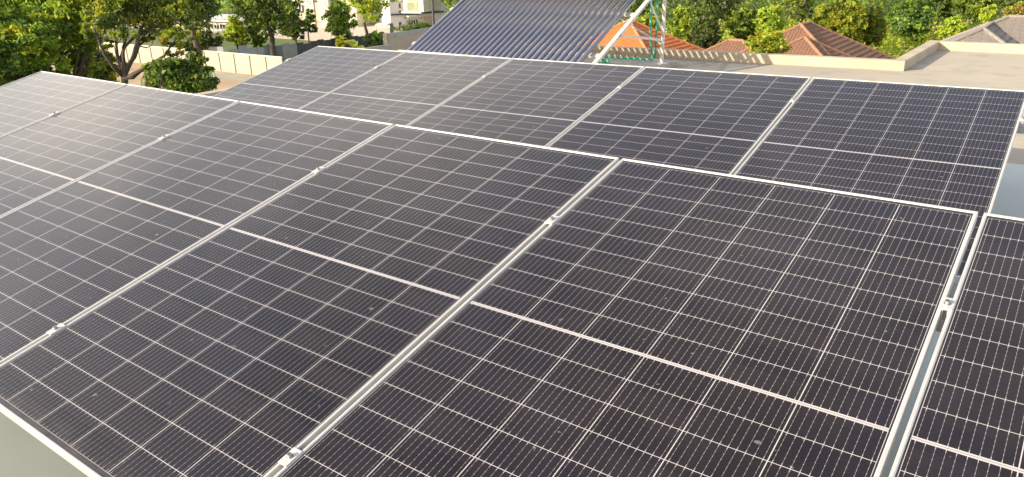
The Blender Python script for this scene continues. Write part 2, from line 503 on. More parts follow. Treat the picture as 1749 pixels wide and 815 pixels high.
pl = MB(); pl.box((-5.75, 5.98, ROOF + .001), (-2.77, 6.62, ROOF + .07))
tag(pl.build('concrete_plinth', M['plinth'], bevel=.006), 'weathered grey concrete plinth under the rear posts of the tube water heater', 'plinth')

# ------------------------------------------------------------------ solar panels
def frame_mesh():
    prof = [(0.0008, 0), (0, -.0008), (0, -.032), (.026, -.032), (.026, -.030), (.0018, -.030), (.0018, -.007), (FL, -.007), (FL, -.0026), (.0072, -.0003), (.0066, 0)]
    vs = []; k = len(prof)
    for (cx_, cy_, dx, dy) in ((0, 0, 1, 1), (PW, 0, -1, 1), (PW, PH, -1, -1), (0, PH, 1, -1)):
        for o, z in prof: vs.append((cx_ + dx * o, cy_ + dy * o, z))
    fs = []
    for c in range(4):
        for j in range(k):
            a = c * k + j; b = c * k + (j + 1) % k; d = ((c + 1) % 4) * k + j; e = ((c + 1) % 4) * k + (j + 1) % k
            fs.append((a, b, e, d))
    b = MB(); b.add(vs, fs); return b
def make_panel():
    root = empty('solar_module')
    frame_mesh().build('frame', M['alu'], root)
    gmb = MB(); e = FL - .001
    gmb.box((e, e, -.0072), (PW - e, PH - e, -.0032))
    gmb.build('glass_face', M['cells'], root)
    jb = MB(); jb.box((PW/2 - .05, PH/2 - .03, -.024), (PW/2 + .05, PH/2 + .03, -.0075))
    jb.build('junction_box', M['darktrim'], root)
    return root
tilt = R(13)
ROW1 = Matrix.Rotation(tilt, 4, 'X')
MB2 = np.array([[0.99992, -0.011789, -0.004574], [0.010426, 0.973281, -0.229382], [0.007156, 0.229316, 0.973326]]); OFF2 = [-4.67774, 2.58514, -0.108564]
ROW2 = Matrix([[*MB2[0], OFF2[0]], [*MB2[1], OFF2[1]], [*MB2[2], OFF2[2]], [0, 0, 0, 1]])
PITCH = PW + PG
X0 = -.0025
rowlab = {1: [(1, 'front-row solar panel cut off by the right edge, right of the wide gap'),
              (0, 'large front-row solar panel at centre right, left of the wide gap'),
              (-1, ''),
              (-2, 'front-row solar panel running down to the left, showing brown and bluish cells and the bare roof below its bottom corner'),
              (-3, 'greyish front-row solar panel second from the far left end of the row'),
              (-4, 'palest front-row solar panel, at the far left before the big tree')],
          2: [(0, 'back-row solar panel at the far left end, below the banana plant'),
              (1, 'back-row solar panel just below the left end of the tube water heater'),
              (2, 'middle solar panel of the back row, below the right half of the glass tubes'),
              (3, 'back-row solar panel below the long cream parapet, second from the right end'),
              (4, 'darkest back-row solar panel, at the right end near the parapet corner')]}
rowlab[1][2] = (-1, 'front-row solar panel at centre, with bare roof at its bottom left edge')
rowlab[1][3] = (-2, 'greyish brown front-row solar panel, fourth from the right edge of the photo')
proto = make_panel()
first = True
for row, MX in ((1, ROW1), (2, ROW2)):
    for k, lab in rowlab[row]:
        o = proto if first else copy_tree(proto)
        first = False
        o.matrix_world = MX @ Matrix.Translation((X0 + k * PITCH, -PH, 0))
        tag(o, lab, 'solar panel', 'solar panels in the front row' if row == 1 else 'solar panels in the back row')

# clamps on the seams
def make_clamp():
    root = empty('panel_clamp')
    b = MB(); w2 = PG / 2 + .0075; L = .026
    b.box((-w2, -L, .0005), (w2, L, .0035))
    b.box((-PG/2 + .001, -L, -.028), (-PG/2 + .003, L, .0003)); b.box((PG/2 - .003, -L, -.028), (PG/2 - .001, L, .0003))
    b.build('clamp_plate', M['alu'], root, bevel=.0008)
    t = MB(); t.tube([(0, 0, .0036), (0, 0, .005)], .0085, 16); t.tube([(0, 0, .0052), (0, 0, .0125)], .0062, 16)
    bo = t.build('bolt', M['bolt'], root)
    h_ = MB(); h_.tube([(0, 0, .0126), (0, 0, .0128)], .0032, 6); h_.build('hex_socket', M['darktrim'], bo)
    return root
cl0 = make_clamp(); first = True
seam_names = {1: ['seam before the big tree', 'second seam from the far left', 'third seam from the far left', 'centre seam', 'wide gap at the right'],
              2: ['left end of the back row', 'back-row seam left of the heater tubes', 'back-row seam under the heater tubes', 'back-row seam by the plinth', 'back-row seam below the long parapet', 'right end of the back row']}
for row, MX in ((1, ROW1), (2, ROW2)):
    spots = [(-3, 0), (-2, 1), (-1, 2), (0, 3), (1, 4)] if row == 1 else [(0, 0), (1, 1), (2, 2), (3, 3), (4, 4), (5, 5)]
    for k, ni in spots:
        for yc, lvl in ((-.478 if row == 1 else -.38, 'upper'), (-1.63 if row == 1 else -1.52, 'lower')):
            if row == 2 and lvl == 'lower': continue
            if row == 1 and lvl == 'lower' and k in (-3, -2, 1): continue
            o = cl0 if first else copy_tree(cl0)
            first = False
            o.matrix_world = MX @ Matrix.Translation((X0 + k * PITCH - PG / 2, yc, 0))
            up = '' if row == 2 or k in (-3, -2, 1) else lvl + ' '
            tag(o, '%ssilver clamp with hex bolt, %s the %s' % (up, 'on' if 'seam' in seam_names[row][ni] else 'at', seam_names[row][ni]), 'clamp', 'silver clamps holding the panels')


# mounting racks
def rack(MX, k0, k1, ys, label):
    base = MX @ Vector(((k0 + k1) / 2 * PITCH, -PH, 0)); base.z = ROOF
    root = empty('mounting_rack', base)
    tag(root, label, 'mounting rack', 'aluminium racks under the panels')
    xa, xb = k0 * PITCH - .09, k1 * PITCH + .07
    zr = -.0325
    for yc in ys:
        b = MB(); b.bar(MX @ Vector((xa, yc, zr - .02)), MX @ Vector((xb, yc, zr - .02)), .04, .04, MX.to_3x3() @ Vector((0, 0, 1)))
        local(b.build('rail', M['alu_dull']), root)
        nleg = 5
        for i in range(nleg):
            xx = xa + .25 + (xb - xa - .5) * i / (nleg - 1)
            p = MX @ Vector((xx, yc, zr - .045))
            lg = MB(); lg.box((p.x - .02, p.y - .02, ROOF + .011), (p.x + .02, p.y + .02, p.z))
            lg.box((p.x - .06, p.y - .05, ROOF + .0055), (p.x + .06, p.y + .05, ROOF + .0105))
            local(lg.build('leg', M['alu_dull']), root)
rack(ROW1, -4, 2, (-.478, -1.63), 'aluminium rails and short legs under the front row of solar panels')
rack(ROW2, 0, 5, (-.38, -1.52), 'aluminium rails and short legs under the back row of solar panels')

# ------------------------------------------------------------------ evacuated tube water heater
heater = empty('solar_water_heater', (-4.2, 5.4, ROOF))
tag(heater, 'tilted rack of dark blue glass tubes with pale steel legs standing behind the back row', 'water heater')
AL = R(25.3); ca, sa = math.cos(AL), math.sin(AL)
def hp(x, L, h=0): return Vector((x, 4.6 + ca * L - sa * h, -.45 + sa * L + ca * h))
NT_ = 30
for i in range(NT_):
    x = -5.43 + (2.43) * i / (NT_ - 1)
    b = MB(); b.tube([hp(x, -.02), hp(x, 0), hp(x, 2.02)], [.016, .0257, .0257], 16)
    local(b.build('vacuum_tube', M['tube'], smooth=False), heater)
    me = bpy.context.view_layer.objects  # noqa
for o in heater.children:
    if o.name.startswith('vacuum_tube'):
        me = o.data; me.polygons.foreach_set('use_smooth', [len(p.vertices) == 4 for p in me.polygons])
b = MB(); b.bar(hp(-5.55, -.03, -.01), hp(-2.80, -.03, -.01), .07, .09, (0, -sa, ca)); local(b.build('bottom_channel', M['steel']), heater)
for xr in (-5.42, -2.86):
    b = MB(); b.bar(hp(xr, -.12, -.045), hp(xr, 1.98, -.045), .016, .06, (0, -sa, ca))
    b.bar(hp(xr + .026, -.12, -.016), hp(xr + .024, 1.98, -.016), .034, .006, (0, -sa, ca))
    local(b.build('side_rail', M['steel']), heater)
    b = MB(); b.bar((xr, 4.46, ROOF + .01), (xr, 4.46, -.56), .04, .04); b.box((xr - .06, 4.40, ROOF + .001), (xr + .06, 4.52, ROOF + .008))
    local(b.build('front_leg', M['steel']), heater)
    b = MB(); b.bar((xr + .03, 6.30, ROOF + .078), (xr + .03, 6.30, .34), .032, .034)
    b.box((xr - .03, 6.24, ROOF + .071), (xr + .09, 6.36, ROOF + .077))
    local(b.build('rear_post', M['steel']), heater)
    b = MB(); b.bar((xr + .026, 6.27, -.345), hp(xr + .026, .70, -.05), .006, .03, (0, 0, 1)); local(b.build('brace', M['steel']), heater)
    b = MB(); b.bar((xr + .05, 6.28, -.285), hp(xr + .05, 1.40, -.05), .006, .028, (0, -1, 1)); local(b.build('brace', M['steel']), heater)
for L in (.30, 1.15):
    b = MB(); b.bar(hp(-5.59, L, -.06), hp(-2.87, L, -.06), .05, .025, (0, -sa, ca)); local(b.build('cross_bar', M['steel']), heater)
for s in (-1, 1):
    b = MB(); b.bar((-4.2 + s * 1.34, 6.335, -.40), (-4.2 + s * .2, 6.335, .15), .006, .045, (0, 1, 0)); local(b.build('rear_brace', M['steel']), heater)
b = MB(); tz = .56
b.tube([(-5.72, 6.52, tz), (-5.66, 6.52, tz), (-2.66, 6.52, tz), (-2.60, 6.52, tz)], [.12, .20, .20, .12], 36)
local(b.build('water_tank', M['tank'], smooth=False), heater)
pz = -.60
b = MB(); b.tube([(-3.62, 6.34, pz), (-3.0, 6.37, pz), (-2.985, 6.375, pz + .02), (-3.03, 6.36, -.335), (-3.03, 6.36, .2)], .0125, 10)
local(b.build('green_pipe', M['ppr'], smooth=True), heater)
b = MB(); b.tube([(-2.965, 6.39, pz + .015), (-2.965, 6.40, .2)], .0115, 10); local(b.build('green_pipe', M['ppr'], smooth=True), heater)
b = MB(); b.tube([(-3.63, 6.34, pz - .02), (-3.63, 6.34, pz + .13)], .01, 8); local(b.build('pipe_stub', M['alu_dull'], smooth=True), heater)
b = MB(); b.tube([(-3.52, 5.93, ROOF + .11), (-3.36, 5.95, ROOF + .11)], .022, 10)
tag(b.build('pipe_offcut', M['ppr'], smooth=False), 'short green plastic pipe piece at the foot of the heater rack', 'pipe')

# ------------------------------------------------------------------ houses with tiled roofs
def tile_face(a, b, c, d=None, period=.19, row=.34, amp=.042, step=.03):
    """tile surface over the planar polygon a (eave start), b (eave end), c, d (ridge); a and b at eave height"""
    a, b, c = Vector(a), Vector(b), Vector(c)
    d = Vector(d) if d is not None else None
    u = (b - a).normalized(); nrm = u.cross((c - a)).normalized(); v = nrm.cross(u)
    if nrm.z < 0: nrm.negate(); v = u.cross(nrm) if v.z < 0 else v
    if v.z < 0: v.negate()
    poly = [a, b, c] + ([d] if d is not None else [])
    uv = [((p - a).dot(u), (p - a).dot(v)) for p in poly]
    umin = min(p[0] for p in uv); umax = max(p[0] for p in uv); vmax = max(p[1] for p in uv)
    nu = int((umax - umin) / period * 6) + 1
    vs_ = []
    k = 0
    while k * row < vmax + row:
        vs_ += [(k * row + .001, step), ((k + 1) * row - .001, 0.0)]; k += 1
    bm = bmesh.new()
    grid = []
    for (vv, h) in vs_:
        rowv = []
        for i in range(nu + 1):
            uu = umin + (umax - umin) * i / nu
            ph = 2 * math.pi * (uu - umin) / period
            hh = amp * (abs(math.sin(ph / 2)) ** .55)
            rowv.append(bm.verts.new(a + u * uu + v * vv + nrm * (h + hh)))
        grid.append(rowv)
    for r in range(len(grid) - 1):
        for i in range(nu):
            bm.faces.new((grid[r][i], grid[r][i+1], grid[r+1][i+1], grid[r+1][i]))
    # clip to the polygon
    cen = sum(poly, Vector()) / len(poly)
    for i in range(len(poly)):
        p, q_ = poly[i], poly[(i + 1) % len(poly)]
        no = (q_ - p).cross(nrm).normalized()
        if (cen - p).dot(no) > 0: no.negate()
        bmesh.ops.bisect_plane(bm, geom=bm.verts[:] + bm.edges[:] + bm.faces[:], plane_co=p, plane_no=no, clear_outer=True)
    bm.verts.index_update()
    V = [tuple(x.co) for x in bm.verts]; Fc = [tuple(x.index for x in f.verts) for f in bm.faces]
    bm.free()
    return V, Fc
SL = .578
def hip_roof(mb, caps, x0, x1, y0, y1, ze, faces='NSEW', slope=SL, **k):
    w = min(x1 - x0, y1 - y0) / 2; zr = ze + w * slope
    if (x1 - x0) >= (y1 - y0): r0, r1 = (x0 + w, (y0+y1)/2, zr), (x1 - w, (y0+y1)/2, zr); ax = 'x'
    else: r0, r1 = ((x0+x1)/2, y0 + w, zr), ((x0+x1)/2, y1 - w, zr); ax = 'y'
    A, B, C_, D = (x0, y0, ze), (x1, y0, ze), (x1, y1, ze), (x0, y1, ze)
    same = (Vector(r0) - Vector(r1)).length < .05
    if ax == 'x':
        F = [('S', A, B, r1, r0), ('E', B, C_, r1, None), ('N', C_, D, r0, r1), ('W', D, A, r0, None)]
        hips = [(A, r0), (D, r0), (B, r1), (C_, r1), (r0, r1)]
    else:
        F = [('S', A, B, r0, None), ('E', B, C_, r1, r0), ('N', C_, D, r1, None), ('W', D, A, r0, r1)]
        hips = [(A, r0), (B, r0), (C_, r1), (D, r1), (r0, r1)]
    for nm, a, b, c, d in F:
        if nm in faces:
            if same: d = None
            mb.add(*tile_face(a, b, c, d, **k))
    for a, b in hips:
        if (Vector(a) - Vector(b)).length > .06:
            a_, b_ = Vector(a) + Vector((0, 0, .05)), Vector(b) + Vector((0, 0, .05))
            nseg = max(2, int((a_ - b_).length / .4))
            for i in range(nseg):
                p = a_.lerp(b_, i / nseg); q_ = a_.lerp(b_, (i + 1.06) / nseg)
                caps.tube([p, q_], [.105, .085], 8)
def tiled_house(label, loc, roofs, walls, tile, cap, wall, **k):
    root = empty('tiled_house', (loc[0], loc[1], GZ))
    tag(root, label, 'house', 'low houses behind the flat roof')
    mb = MB(); caps = MB()
    for rf in roofs: hip_roof(mb, caps, *rf[:5], **{**k, **(rf[5] if len(rf) > 5 else {})})
    r_ = local(mb.build('roof', M[tile]), root)
    cpo = caps.build('ridge_cap', M[cap]); cpo.parent = r_; cpo.matrix_parent_inverse = r_.matrix_world.inverted() if False else Matrix.Identity(4)
    w = MB(); fa = MB()
    for (x0, x1, y0, y1, ze) in walls:
        w.box((x0 + .5, y0 + .5, GZ), (x1 - .5, y1 - .5, ze + .12))
        fa.box((x0 + .02, y0 + .02, ze - .16), (x1 - .02, y1 - .02, ze - .02))
    local(w.build('wall', M[wall]), root)
    local(fa.build('eave_board', M['cream']), root)
    wd = MB()
    for (x0, x1, y0, y1, ze) in walls[:1]:
        for fx in (.25, .7):
            xx = x0 + (x1 - x0) * fx
            o = MB(); o.box((xx - .6, y0 + .44, GZ + .9), (xx + .6, y0 + .5, GZ + 2.1)); local(o.build('window', M['window']), root)
    return root
M['orange_cap'] = simple('orange_ridge_tile', (.56, .20, .08), (.46, .16, .07), 3, .7)
M['brown_cap'] = simple('brown_ridge_tile', (.30, .16, .095), (.24, .125, .075), 3, .7)
M['grey_cap'] = simple('grey_ridge_tile', (.22, .20, .185), (.19, .17, .16), 3, .6)
ax, ay = -23.25, 44.54
tiled_house('house with a bright orange tiled hip roof seen behind the heater legs', (ax, ay),
            [(ax - 4.5, ax + 4.5, ay - 4.5, ay + 4.5, -6.6)], [(ax - 4.5, ax + 4.5, ay - 4.5, ay + 4.5, -6.6)], 'orange_tile', 'orange_cap', 'cream_wall')
tiled_house('house with a brown tiled roof of stepped hips behind the long cream parapet', (-12.6, 45),
            [(-17.08, -8.08, 40.96, 51.5, -6.6), (-15.39, -8.04, 39.75, 47.0, -6.58), (-19.4, -13.0, 42.18, 47.72, -6.6)],
            [(-17.08, -8.08, 40.96, 51.5, -6.6), (-15.39, -8.04, 39.75, 47.0, -6.56), (-19.4, -13.0, 42.18, 47.72, -6.64)], 'brown_tile', 'brown_cap', 'cream_wall')
# grey house: profile metal tiles
hx, hy, hz = -2.65, 48.63, -3.5
e3 = hz - 5.0 * .54
wz = -3.82; wxc, wyc = -3.33, 44.7; wr = (wz - e3) / .54
tiled_house('house with a grey tiled roof at the right edge of the photo', (hx + 3, hy),
            [(hx - 5.0, hx + 12.0, hy - 5.0, hy + 5.0, e3), (wxc - wr, wxc + wr, wyc - wr, wyc + wr + 3.5, e3 + .03)],
            [(hx - 5.0, hx + 12.0, hy - 5.0, hy + 5.0, e3), (wxc - wr, wxc + wr, wyc - wr, wyc + wr + 3.5, e3 + .03)],
            'grey_tile', 'grey_cap', 'cream_wall', slope=.54, period=.45, row=.38, amp=.02, step=.03)

# ------------------------------------------------------------------ yard walls and fence
pw = empty('precast_wall', (-69, 40.3, GZ))
tag(pw, 'cream precast wall with thin posts, behind the left end of the back row', 'wall')
a0, a1 = Vector((-92, 39.5, GZ)), Vector((-54.6, 40.75, GZ))
b = MB(); b.bar(a0 + Vector((0, .06, .86)), a1 + Vector((0, .06, .86)), .08, 1.72); local(b.build('wall_board', M['cream_wall']), pw)
b = MB(); b.bar(a0 + Vector((0, .06, 1.77)), a1 + Vector((0, .06, 1.77)), .16, .09); local(b.build('coping', M['cream']), pw)
for i in range(18):
    p = a0.lerp(a1, i / 17)
    b = MB(); b.box((p.x - .07, p.y - .05, GZ), (p.x + .07, p.y + .018, GZ + 1.722)); local(b.build('post', M['slab']), pw)
rw = MB(); rw.box((-54.6, 40.9, GZ), (-54.4, 53.9, GZ + 1.5))
tag(rw.build('low_side_wall', M['block'], bevel=.02), 'low grey block wall running back from the end of the cream precast wall', 'wall')
pk = empty('boundary_wall', (-55, 62, GZ))
tag(pk, 'dull pink rendered wall with a grey block top, left of the heater tubes', 'wall')
b = MB(); b.box((-55.2, 54.3, GZ), (-55.0, 78, GZ + 2.0)); local(b.build('wall_panel', M['pink_wall']), pk)
b = MB(); b.box((-55.25, 54.3, GZ + 2.002), (-54.95, 78, GZ + 2.45)); local(b.build('block_course', M['block']), pk)
b = MB(); b.box((-55.35, 53.93, GZ), (-54.85, 54.28, GZ + 2.5)); local(b.build('end_post', M['cream_wall']), pk)
fn = empty('sheet_fence', (-62.5, 46, GZ))
tag(fn, 'dark fence of uneven metal sheets behind the cream precast wall', 'fence')
M['sheet_dark'] = simple('dark_sheet', (.06, .065, .075), (.04, .043, .05), 1.5, .6)
M['sheet_blue'] = simple('blue_grey_sheet', (.12, .15, .19), (.09, .12, .15), 1.5, .6)
M['sheet_pale'] = simple('pale_grey_sheet', (.26, .28, .28), (.20, .22, .22), 1.5, .6)
rngf = random.Random(3)
path = [Vector((-70, 42.0, GZ)), Vector((-65.5, 43.2, GZ)), Vector((-62.4, 46.2, GZ)), Vector((-61.4, 52.4, GZ)), Vector((-61.2, 60, GZ))]
for i in range(len(path) - 1):
    L = (path[i+1] - path[i]).length; n_ = max(2, int(L / .75))
    for j in range(n_):
        p, q_ = path[i].lerp(path[i+1], j / n_), path[i].lerp(path[i+1], (j + .97) / n_)
        h_ = 1.75 + rngf.uniform(-.15, .2)
        b = MB(); b.bar(p + Vector((0, 0, h_/2)), q_ + Vector((0, 0, h_/2)), .03 , h_)
        m_ = 'sheet_dark'
        if i == 1 or (i == 2 and j < 1): m_ = 'sheet_blue'
        if (i == 2 and j in (1, 2)): m_ = 'sheet_pale'
        if i == 0 and j % 3 == 1: m_ = 'sheet_pale'
        local(b.build('sheet', M[m_]), fn)

# ------------------------------------------------------------------ far houses
class Facade:
    def __init__(s, px, py, D, normal, root):
        s.o = at(px, py, D); s.n = Vector((normal[0], normal[1], 0)).normalized()
        s.u = Vector((-s.n.y, s.n.x, 0)); s.root = root
        s.D = D
    def uz(s, px, py):
        d = Vector(ray(px, py)); c = Vector(CAM)
        t = (s.o - c).dot(s.n) / d.dot(s.n)
        p = c + d * t
        return (p - s.o).dot(s.u), p.z
    def pt(s, u, z, w): return Vector((s.o.x, s.o.y, 0)) + s.u * u + s.n * w + Vector((0, 0, z))
    def box(s, name, mat, x0, y0, x1, y1, w0, w1, parent=None, z0=None, z1=None):
        u0, za = s.uz(x0, y1); u1, zb = s.uz(x1, y0)
        um = s.uz((x0 + x1) / 2, (y0 + y1) / 2)
        za = um[1] - abs(zb - za) / 2 if z0 is None else z0
        _, za = s.uz((x0+x1)/2, y1); _, zb = s.uz((x0+x1)/2, y0)
        if z0 is not None: za = z0
        if z1 is not None: zb = z1
        mm = Matrix(((s.u.x, s.n.x, 0, s.o.x), (s.u.y, s.n.y, 0, s.o.y), (0, 0, 1, 0), (0, 0, 0, 1)))
        lo = (min(u0, u1), min(w0, w1), min(za, zb)); hi = (max(u0, u1), max(w0, w1), max(za, zb))
        # axes: u, n, z is a left handed triple when u x n points down: build with explicit corners
        b = MB(); b.box(lo, hi, 0, mm)
        o = b.build(name, mat)
        if parent is None: return local(o, s.root)
        o.parent = parent; o.matrix_parent_inverse = parent.matrix_parent_inverse.copy() if False else Matrix.Identity(4)
        return o
    def window(s, x0, y0, x1, y1, w, glass='window', frame='white', mullions=1, vm=0):
        f = s.box('window', M[frame], x0 - .6, y0 - .6, x1 + .6, y1 + .6, w, w + .06)
        s.box('pane', M[glass], x0, y0, x1, y1, w + .062, w + .075, f)
        for i in range(1, mullions):
            xx = x0 + (x1 - x0) * i / mullions
            s.box('mullion', M[frame], xx - .25, y0, xx + .25, y1, w + .077, w + .11, f)
        return f

wh = empty('white_house', (*at(710, 40, 114)[:2], GZ))
tag(wh, 'large white house with a yellowish bay of tall windows, left of the heater', 'house', 'large houses far behind on the left')
F = Facade(712, 40, 114, (.88, -.47), wh)
F.box('wall', M['white'], 668, -70, 756, 50, -12, 0, z0=GZ)
F.box('band', M['darktrim'], 667, 21.3, 757, 23.8, .02, .35)
F.box('band', M['darktrim'], 667, -22, 757, -19, .02, .35)
for x0, x1 in ((681, 684), (720.5, 723), (735, 737.5)):
    F.window(x0, 6, x1, 14, .02, mullions=1)
F.window(681, 18.2, 684, 21, .02)
F.window(698, 34, 713, 43, .02, mullions=4)
F.window(681, 38, 685, 44, .02)
F.box('canopy', M['white'], 693, 26, 716, 28, .02, 1.2)
F.box('garage_door', M['beige'], 724, 28, 738, 44, .02, .08)
for x_ in (691, 718): F.box('wall_lamp', M['darktrim'], x_, 30.5, x_ + 1.2, 32.5, .02, .2)
F.box('air_conditioner', M['steel'], 722.5, 15, 726, 19, .02, .4)
F.box('gable', M['white'], 675, -140, 750, -70, -9, -3)
G_ = Facade(706, 15, 111.5, (.22, -.97), wh)
G_.box('bay', M['cream'], 690, -45, 720, 21, -5, 0)
G_.box('bay_sill', M['cream'], 688.5, 19.5, 721.5, 22.5, .02, .4)
for i in range(4):
    G_.window(696 + i * 4.6, 4, 699 + i * 4.6, 18.2, .02, 'paleglass', 'cream')
for i in range(4):
    G_.window(696 + i * 4.6, -7, 699 + i * 4.6, 1, .02, 'paleglass', 'cream')
pb = at(740.5, 40, 108)
b = MB(); b.tube([(pb.x, pb.y, GZ), (pb.x, pb.y, GZ + 9)], [.17, .13], 10)
b.bar((pb.x - .8, pb.y + .4, GZ + 8.5), (pb.x + .8, pb.y - .4, GZ + 8.5), .1, .1)
tag(b.build('utility_pole', M['darktrim'], smooth=False), 'dark utility pole in front of the white house', 'pole')
sh = empty('garden_shelter', (*at(650, 45, 98)[:2], GZ))
tag(sh, 'small white garden shelter with slim posts left of the white house', 'shelter')
F2 = Facade(650, 46, 98, (.6, -.8), sh)
F2.box('shelter_roof', M['white'], 640, 42.5, 662, 45.5, -2.5, 0)
for x_ in (641.5, 659): F2.box('post', M['white'], x_, 45.6, x_ + 1.2, 60, -.15, -.02, z0=GZ)
F2.box('dark_gate', M['darktrim'], 666, 40, 671, 52, -.2, 0, z0=GZ)

be = empty('beige_house', (*at(540, 30, 118)[:2], GZ))
tag(be, 'beige and cream house with a square tower partly hidden by trees on the left', 'house', 'large houses far behind on the left')
F3 = Facade(540, 40, 118, (.35, -.94), be)
F3.box('tower', M['beige'], 528, -70, 549, 60, -5, 0, z0=GZ)
F3.box('tower_trim', M['cream'], 549.1, -70, 554, 60, -5, .15, z0=GZ)
F3.box('tower_trim', M['cream'], 526, -70, 527.9, 60, -5, .15, z0=GZ)
F3.box('wall', M['cream'], 430, -40, 525.5, 60, -9, -1.5, z0=GZ)
F3.box('wall', M['cream'], 554.2, -30, 600, 60, -8, -.8, z0=GZ)
F3.box('frieze', M['darktrim'], 529, .5, 548, 4, .02, .06)
F3.window(550.3, 27, 553, 34, .17)
F3.window(536, 48, 547, 60, .02, mullions=2, frame='cream')
F3.window(560, 8, 566, 16, -.78, frame='white'); F3.window(572, 8, 578, 16, -.78); F3.window(562, 30, 572, 38, -.78, mullions=2)
for x_ in (455, 471, 487, 503): F3.window(x_, 10, x_ + 7, 22, -1.48, mullions=2)
F3.box('porch_roof', M['cream'], 455, 44, 500, 47, -1.4, 1.2)
for x_ in (457, 473, 489, 498): F3.box('column', M['white'], x_, 47.1, x_ + 1.8, 62, .6, .9, z0=GZ)
F3.box('porch_opening', M['window'], 460, 48, 495, 60, -1.48, -1.42, z0=GZ)
wl_ = empty('long_white_house', (*at(345, 40, 120)[:2], GZ))
tag(wl_, 'pale house with a row of narrow openings glimpsed behind the left trees', 'house', 'large houses far behind on the left')
F4 = Facade(350, 45, 122, (.2, -.98), wl_)
F4.box('wall', M['cream'], 300, 36, 400, 62, -8, 0, z0=GZ)
F4.box('roof_edge', M['white'], 297, 33.5, 403, 36, -8.5, .5)
for i in range(9): F4.window(342 + i * 5, 42, 344.5 + i * 5, 49, .02)

# ================================================================== VEGETATION
def px_size(px, py, D): return (at(px + 1, py, D) - at(px, py, D)).length
def lobes_px(items, D, root, squash=.8):
    out = []
    for it in items:
        px, py, r = it[:3]; dd = it[3] if len(it) > 3 else 0
        p = at(px, py, D + dd) - root
        rr = r * px_size(px, py, D + dd)
        out.append((tuple(p), (rr, rr, rr * squash)))
    return out
def tree_px(label, px, top, bottom, w, D, mats, n=4500, leaf=.34, seed=1, bark='bark', trunk_r=.16, name='leafy_tree', cat='tree', group=None,
            nl=8, clump=.34, per=22, tones=(.6,), up=.5, aspect=.5, inner=.45, squash=.8):
    rng = np.random.default_rng(seed * 13 + 5)
    root = at(px, bottom, D); root = Vector((root.x, root.y, GZ))
    s = px_size(px, (top + bottom) / 2, D)
    zt, zb = at(px, top, D).z - GZ, at(px, bottom, D).z - GZ
    zb = max(zb, .2); H = zt - zb; rx = w * s / 2
    lobes = []
    for i in range(nl):
        t = (i + .5) / nl
        z = zb + H * (.16 + .68 * t)
        prof = math.sin(math.pi * (.22 + .68 * t)) ** .8
        a = i * 2.4 + rng.uniform(-.4, .4); rr = rx * .50 * prof * rng.uniform(.7, 1.1)
        lr = max(.35, rx * rng.uniform(.42, .62) * (.65 + .35 * prof))
        lobes.append(((math.cos(a) * rr, math.sin(a) * rr, z), (lr, lr, min(lr * squash, H * .3))))
    return make_tree(name, label, lobes, (rng.normal() * .1, rng.normal() * .1, zb + H * .3), loc=root, n=n, leaf=leaf, mats=mats, tones=tones,
                     seed=seed, trunk_r=trunk_r, bark=bark, cat=cat, group=group, clump=clump, per=per, up=up, aspect=aspect, inner=inner, twigs=1)

# --- the two big trees on the left
D1 = 28
r1 = at(35, 140, D1); r1 = Vector((r1.x, r1.y, GZ))
L1 = lobes_px([(20, 10, 62, 2), (95, 30, 52, 0), (60, 75, 52, -1), (10, 85, 58, -1), (125, 80, 38, 1), (85, 115, 34, -1), (30, 130, 42, -1), (130, 15, 45, 2), (60, -50, 70, 2), (-50, 40, 70, 0), (-40, 110, 50, -1), (130, 120, 26, 1), (148, 70, 24, 0), (150, 112, 17, 1), (110, 138, 22, -1), (70, 140, 24, -1)], D1, r1)
make_tree('broad_tree', 'dense dark green broad tree at the far left behind the front row', L1, (0, 0, 4.2), loc=r1, n=44000, leaf=.145,
          mats=('leaf_dark', 'leaf_mid', 'leaf_bright', 'leaf_yellow'), tones=(.40, .78, .95), seed=21, trunk_r=.30, clump=.30, per=34, twigs=2)
D2 = 26
r2 = at(224, 150, D2); r2 = Vector((r2.x, r2.y, GZ))
zfork = at(224, 108, D2).z - GZ
L2 = lobes_px([(190, 25, 45, 1), (255, 10, 50, 2), (305, 25, 40, 1), (215, -45, 70, 2), (310, -40, 50, 2), (165, 45, 28, 0), (300, 66, 24, -1), (328, 58, 16, -1), (268, 52, 26, 1), (215, 55, 22, -1),
               (318, 84, 17, 0), (150, -10, 40, 2), (182, 72, 15, .5), (246, 74, 12, .8), (340, 92, 9, 0), (295, 92, 10, .5)], D2, r2)
limbs = [(L2[i][0], L2[i][1]) for i in (0, 1, 2, 5, 6, 8, 9, 10)]
make_tree('open_tree', 'spreading tree with bare forked limbs showing under a ragged crown, left of the back row', L2, (0, 0, zfork), loc=r2, n=19000, leaf=.135,
          mats=('leaf_dark', 'leaf_mid', 'leaf_bright', 'leaf_yellow'), tones=(.45, .80, .93), seed=33, trunk_r=.125, clump=.30, per=34, inner=.55, limbs=limbs, twigs=3)
D3 = 24
r3 = at(310, 150, D3); r3 = Vector((r3.x, r3.y, GZ))
L3 = lobes_px([(285, 122, 20, 0), (322, 118, 18, .3), (344, 140, 17, -.3), (266, 138, 16, .6), (312, 146, 24, 0), (352, 121, 8, .2), (302, 107, 9, 0), (335, 106, 7, .4), (258, 122, 7, .5), (358, 152, 8, -.4), (252, 113, 6, .3), (347, 101, 7, .2), (367, 137, 7, 0), (328, 96, 6, .3), (272, 107, 7, -.2), (288, 101, 5, .4), (362, 120, 5, .1)], D3, r3)
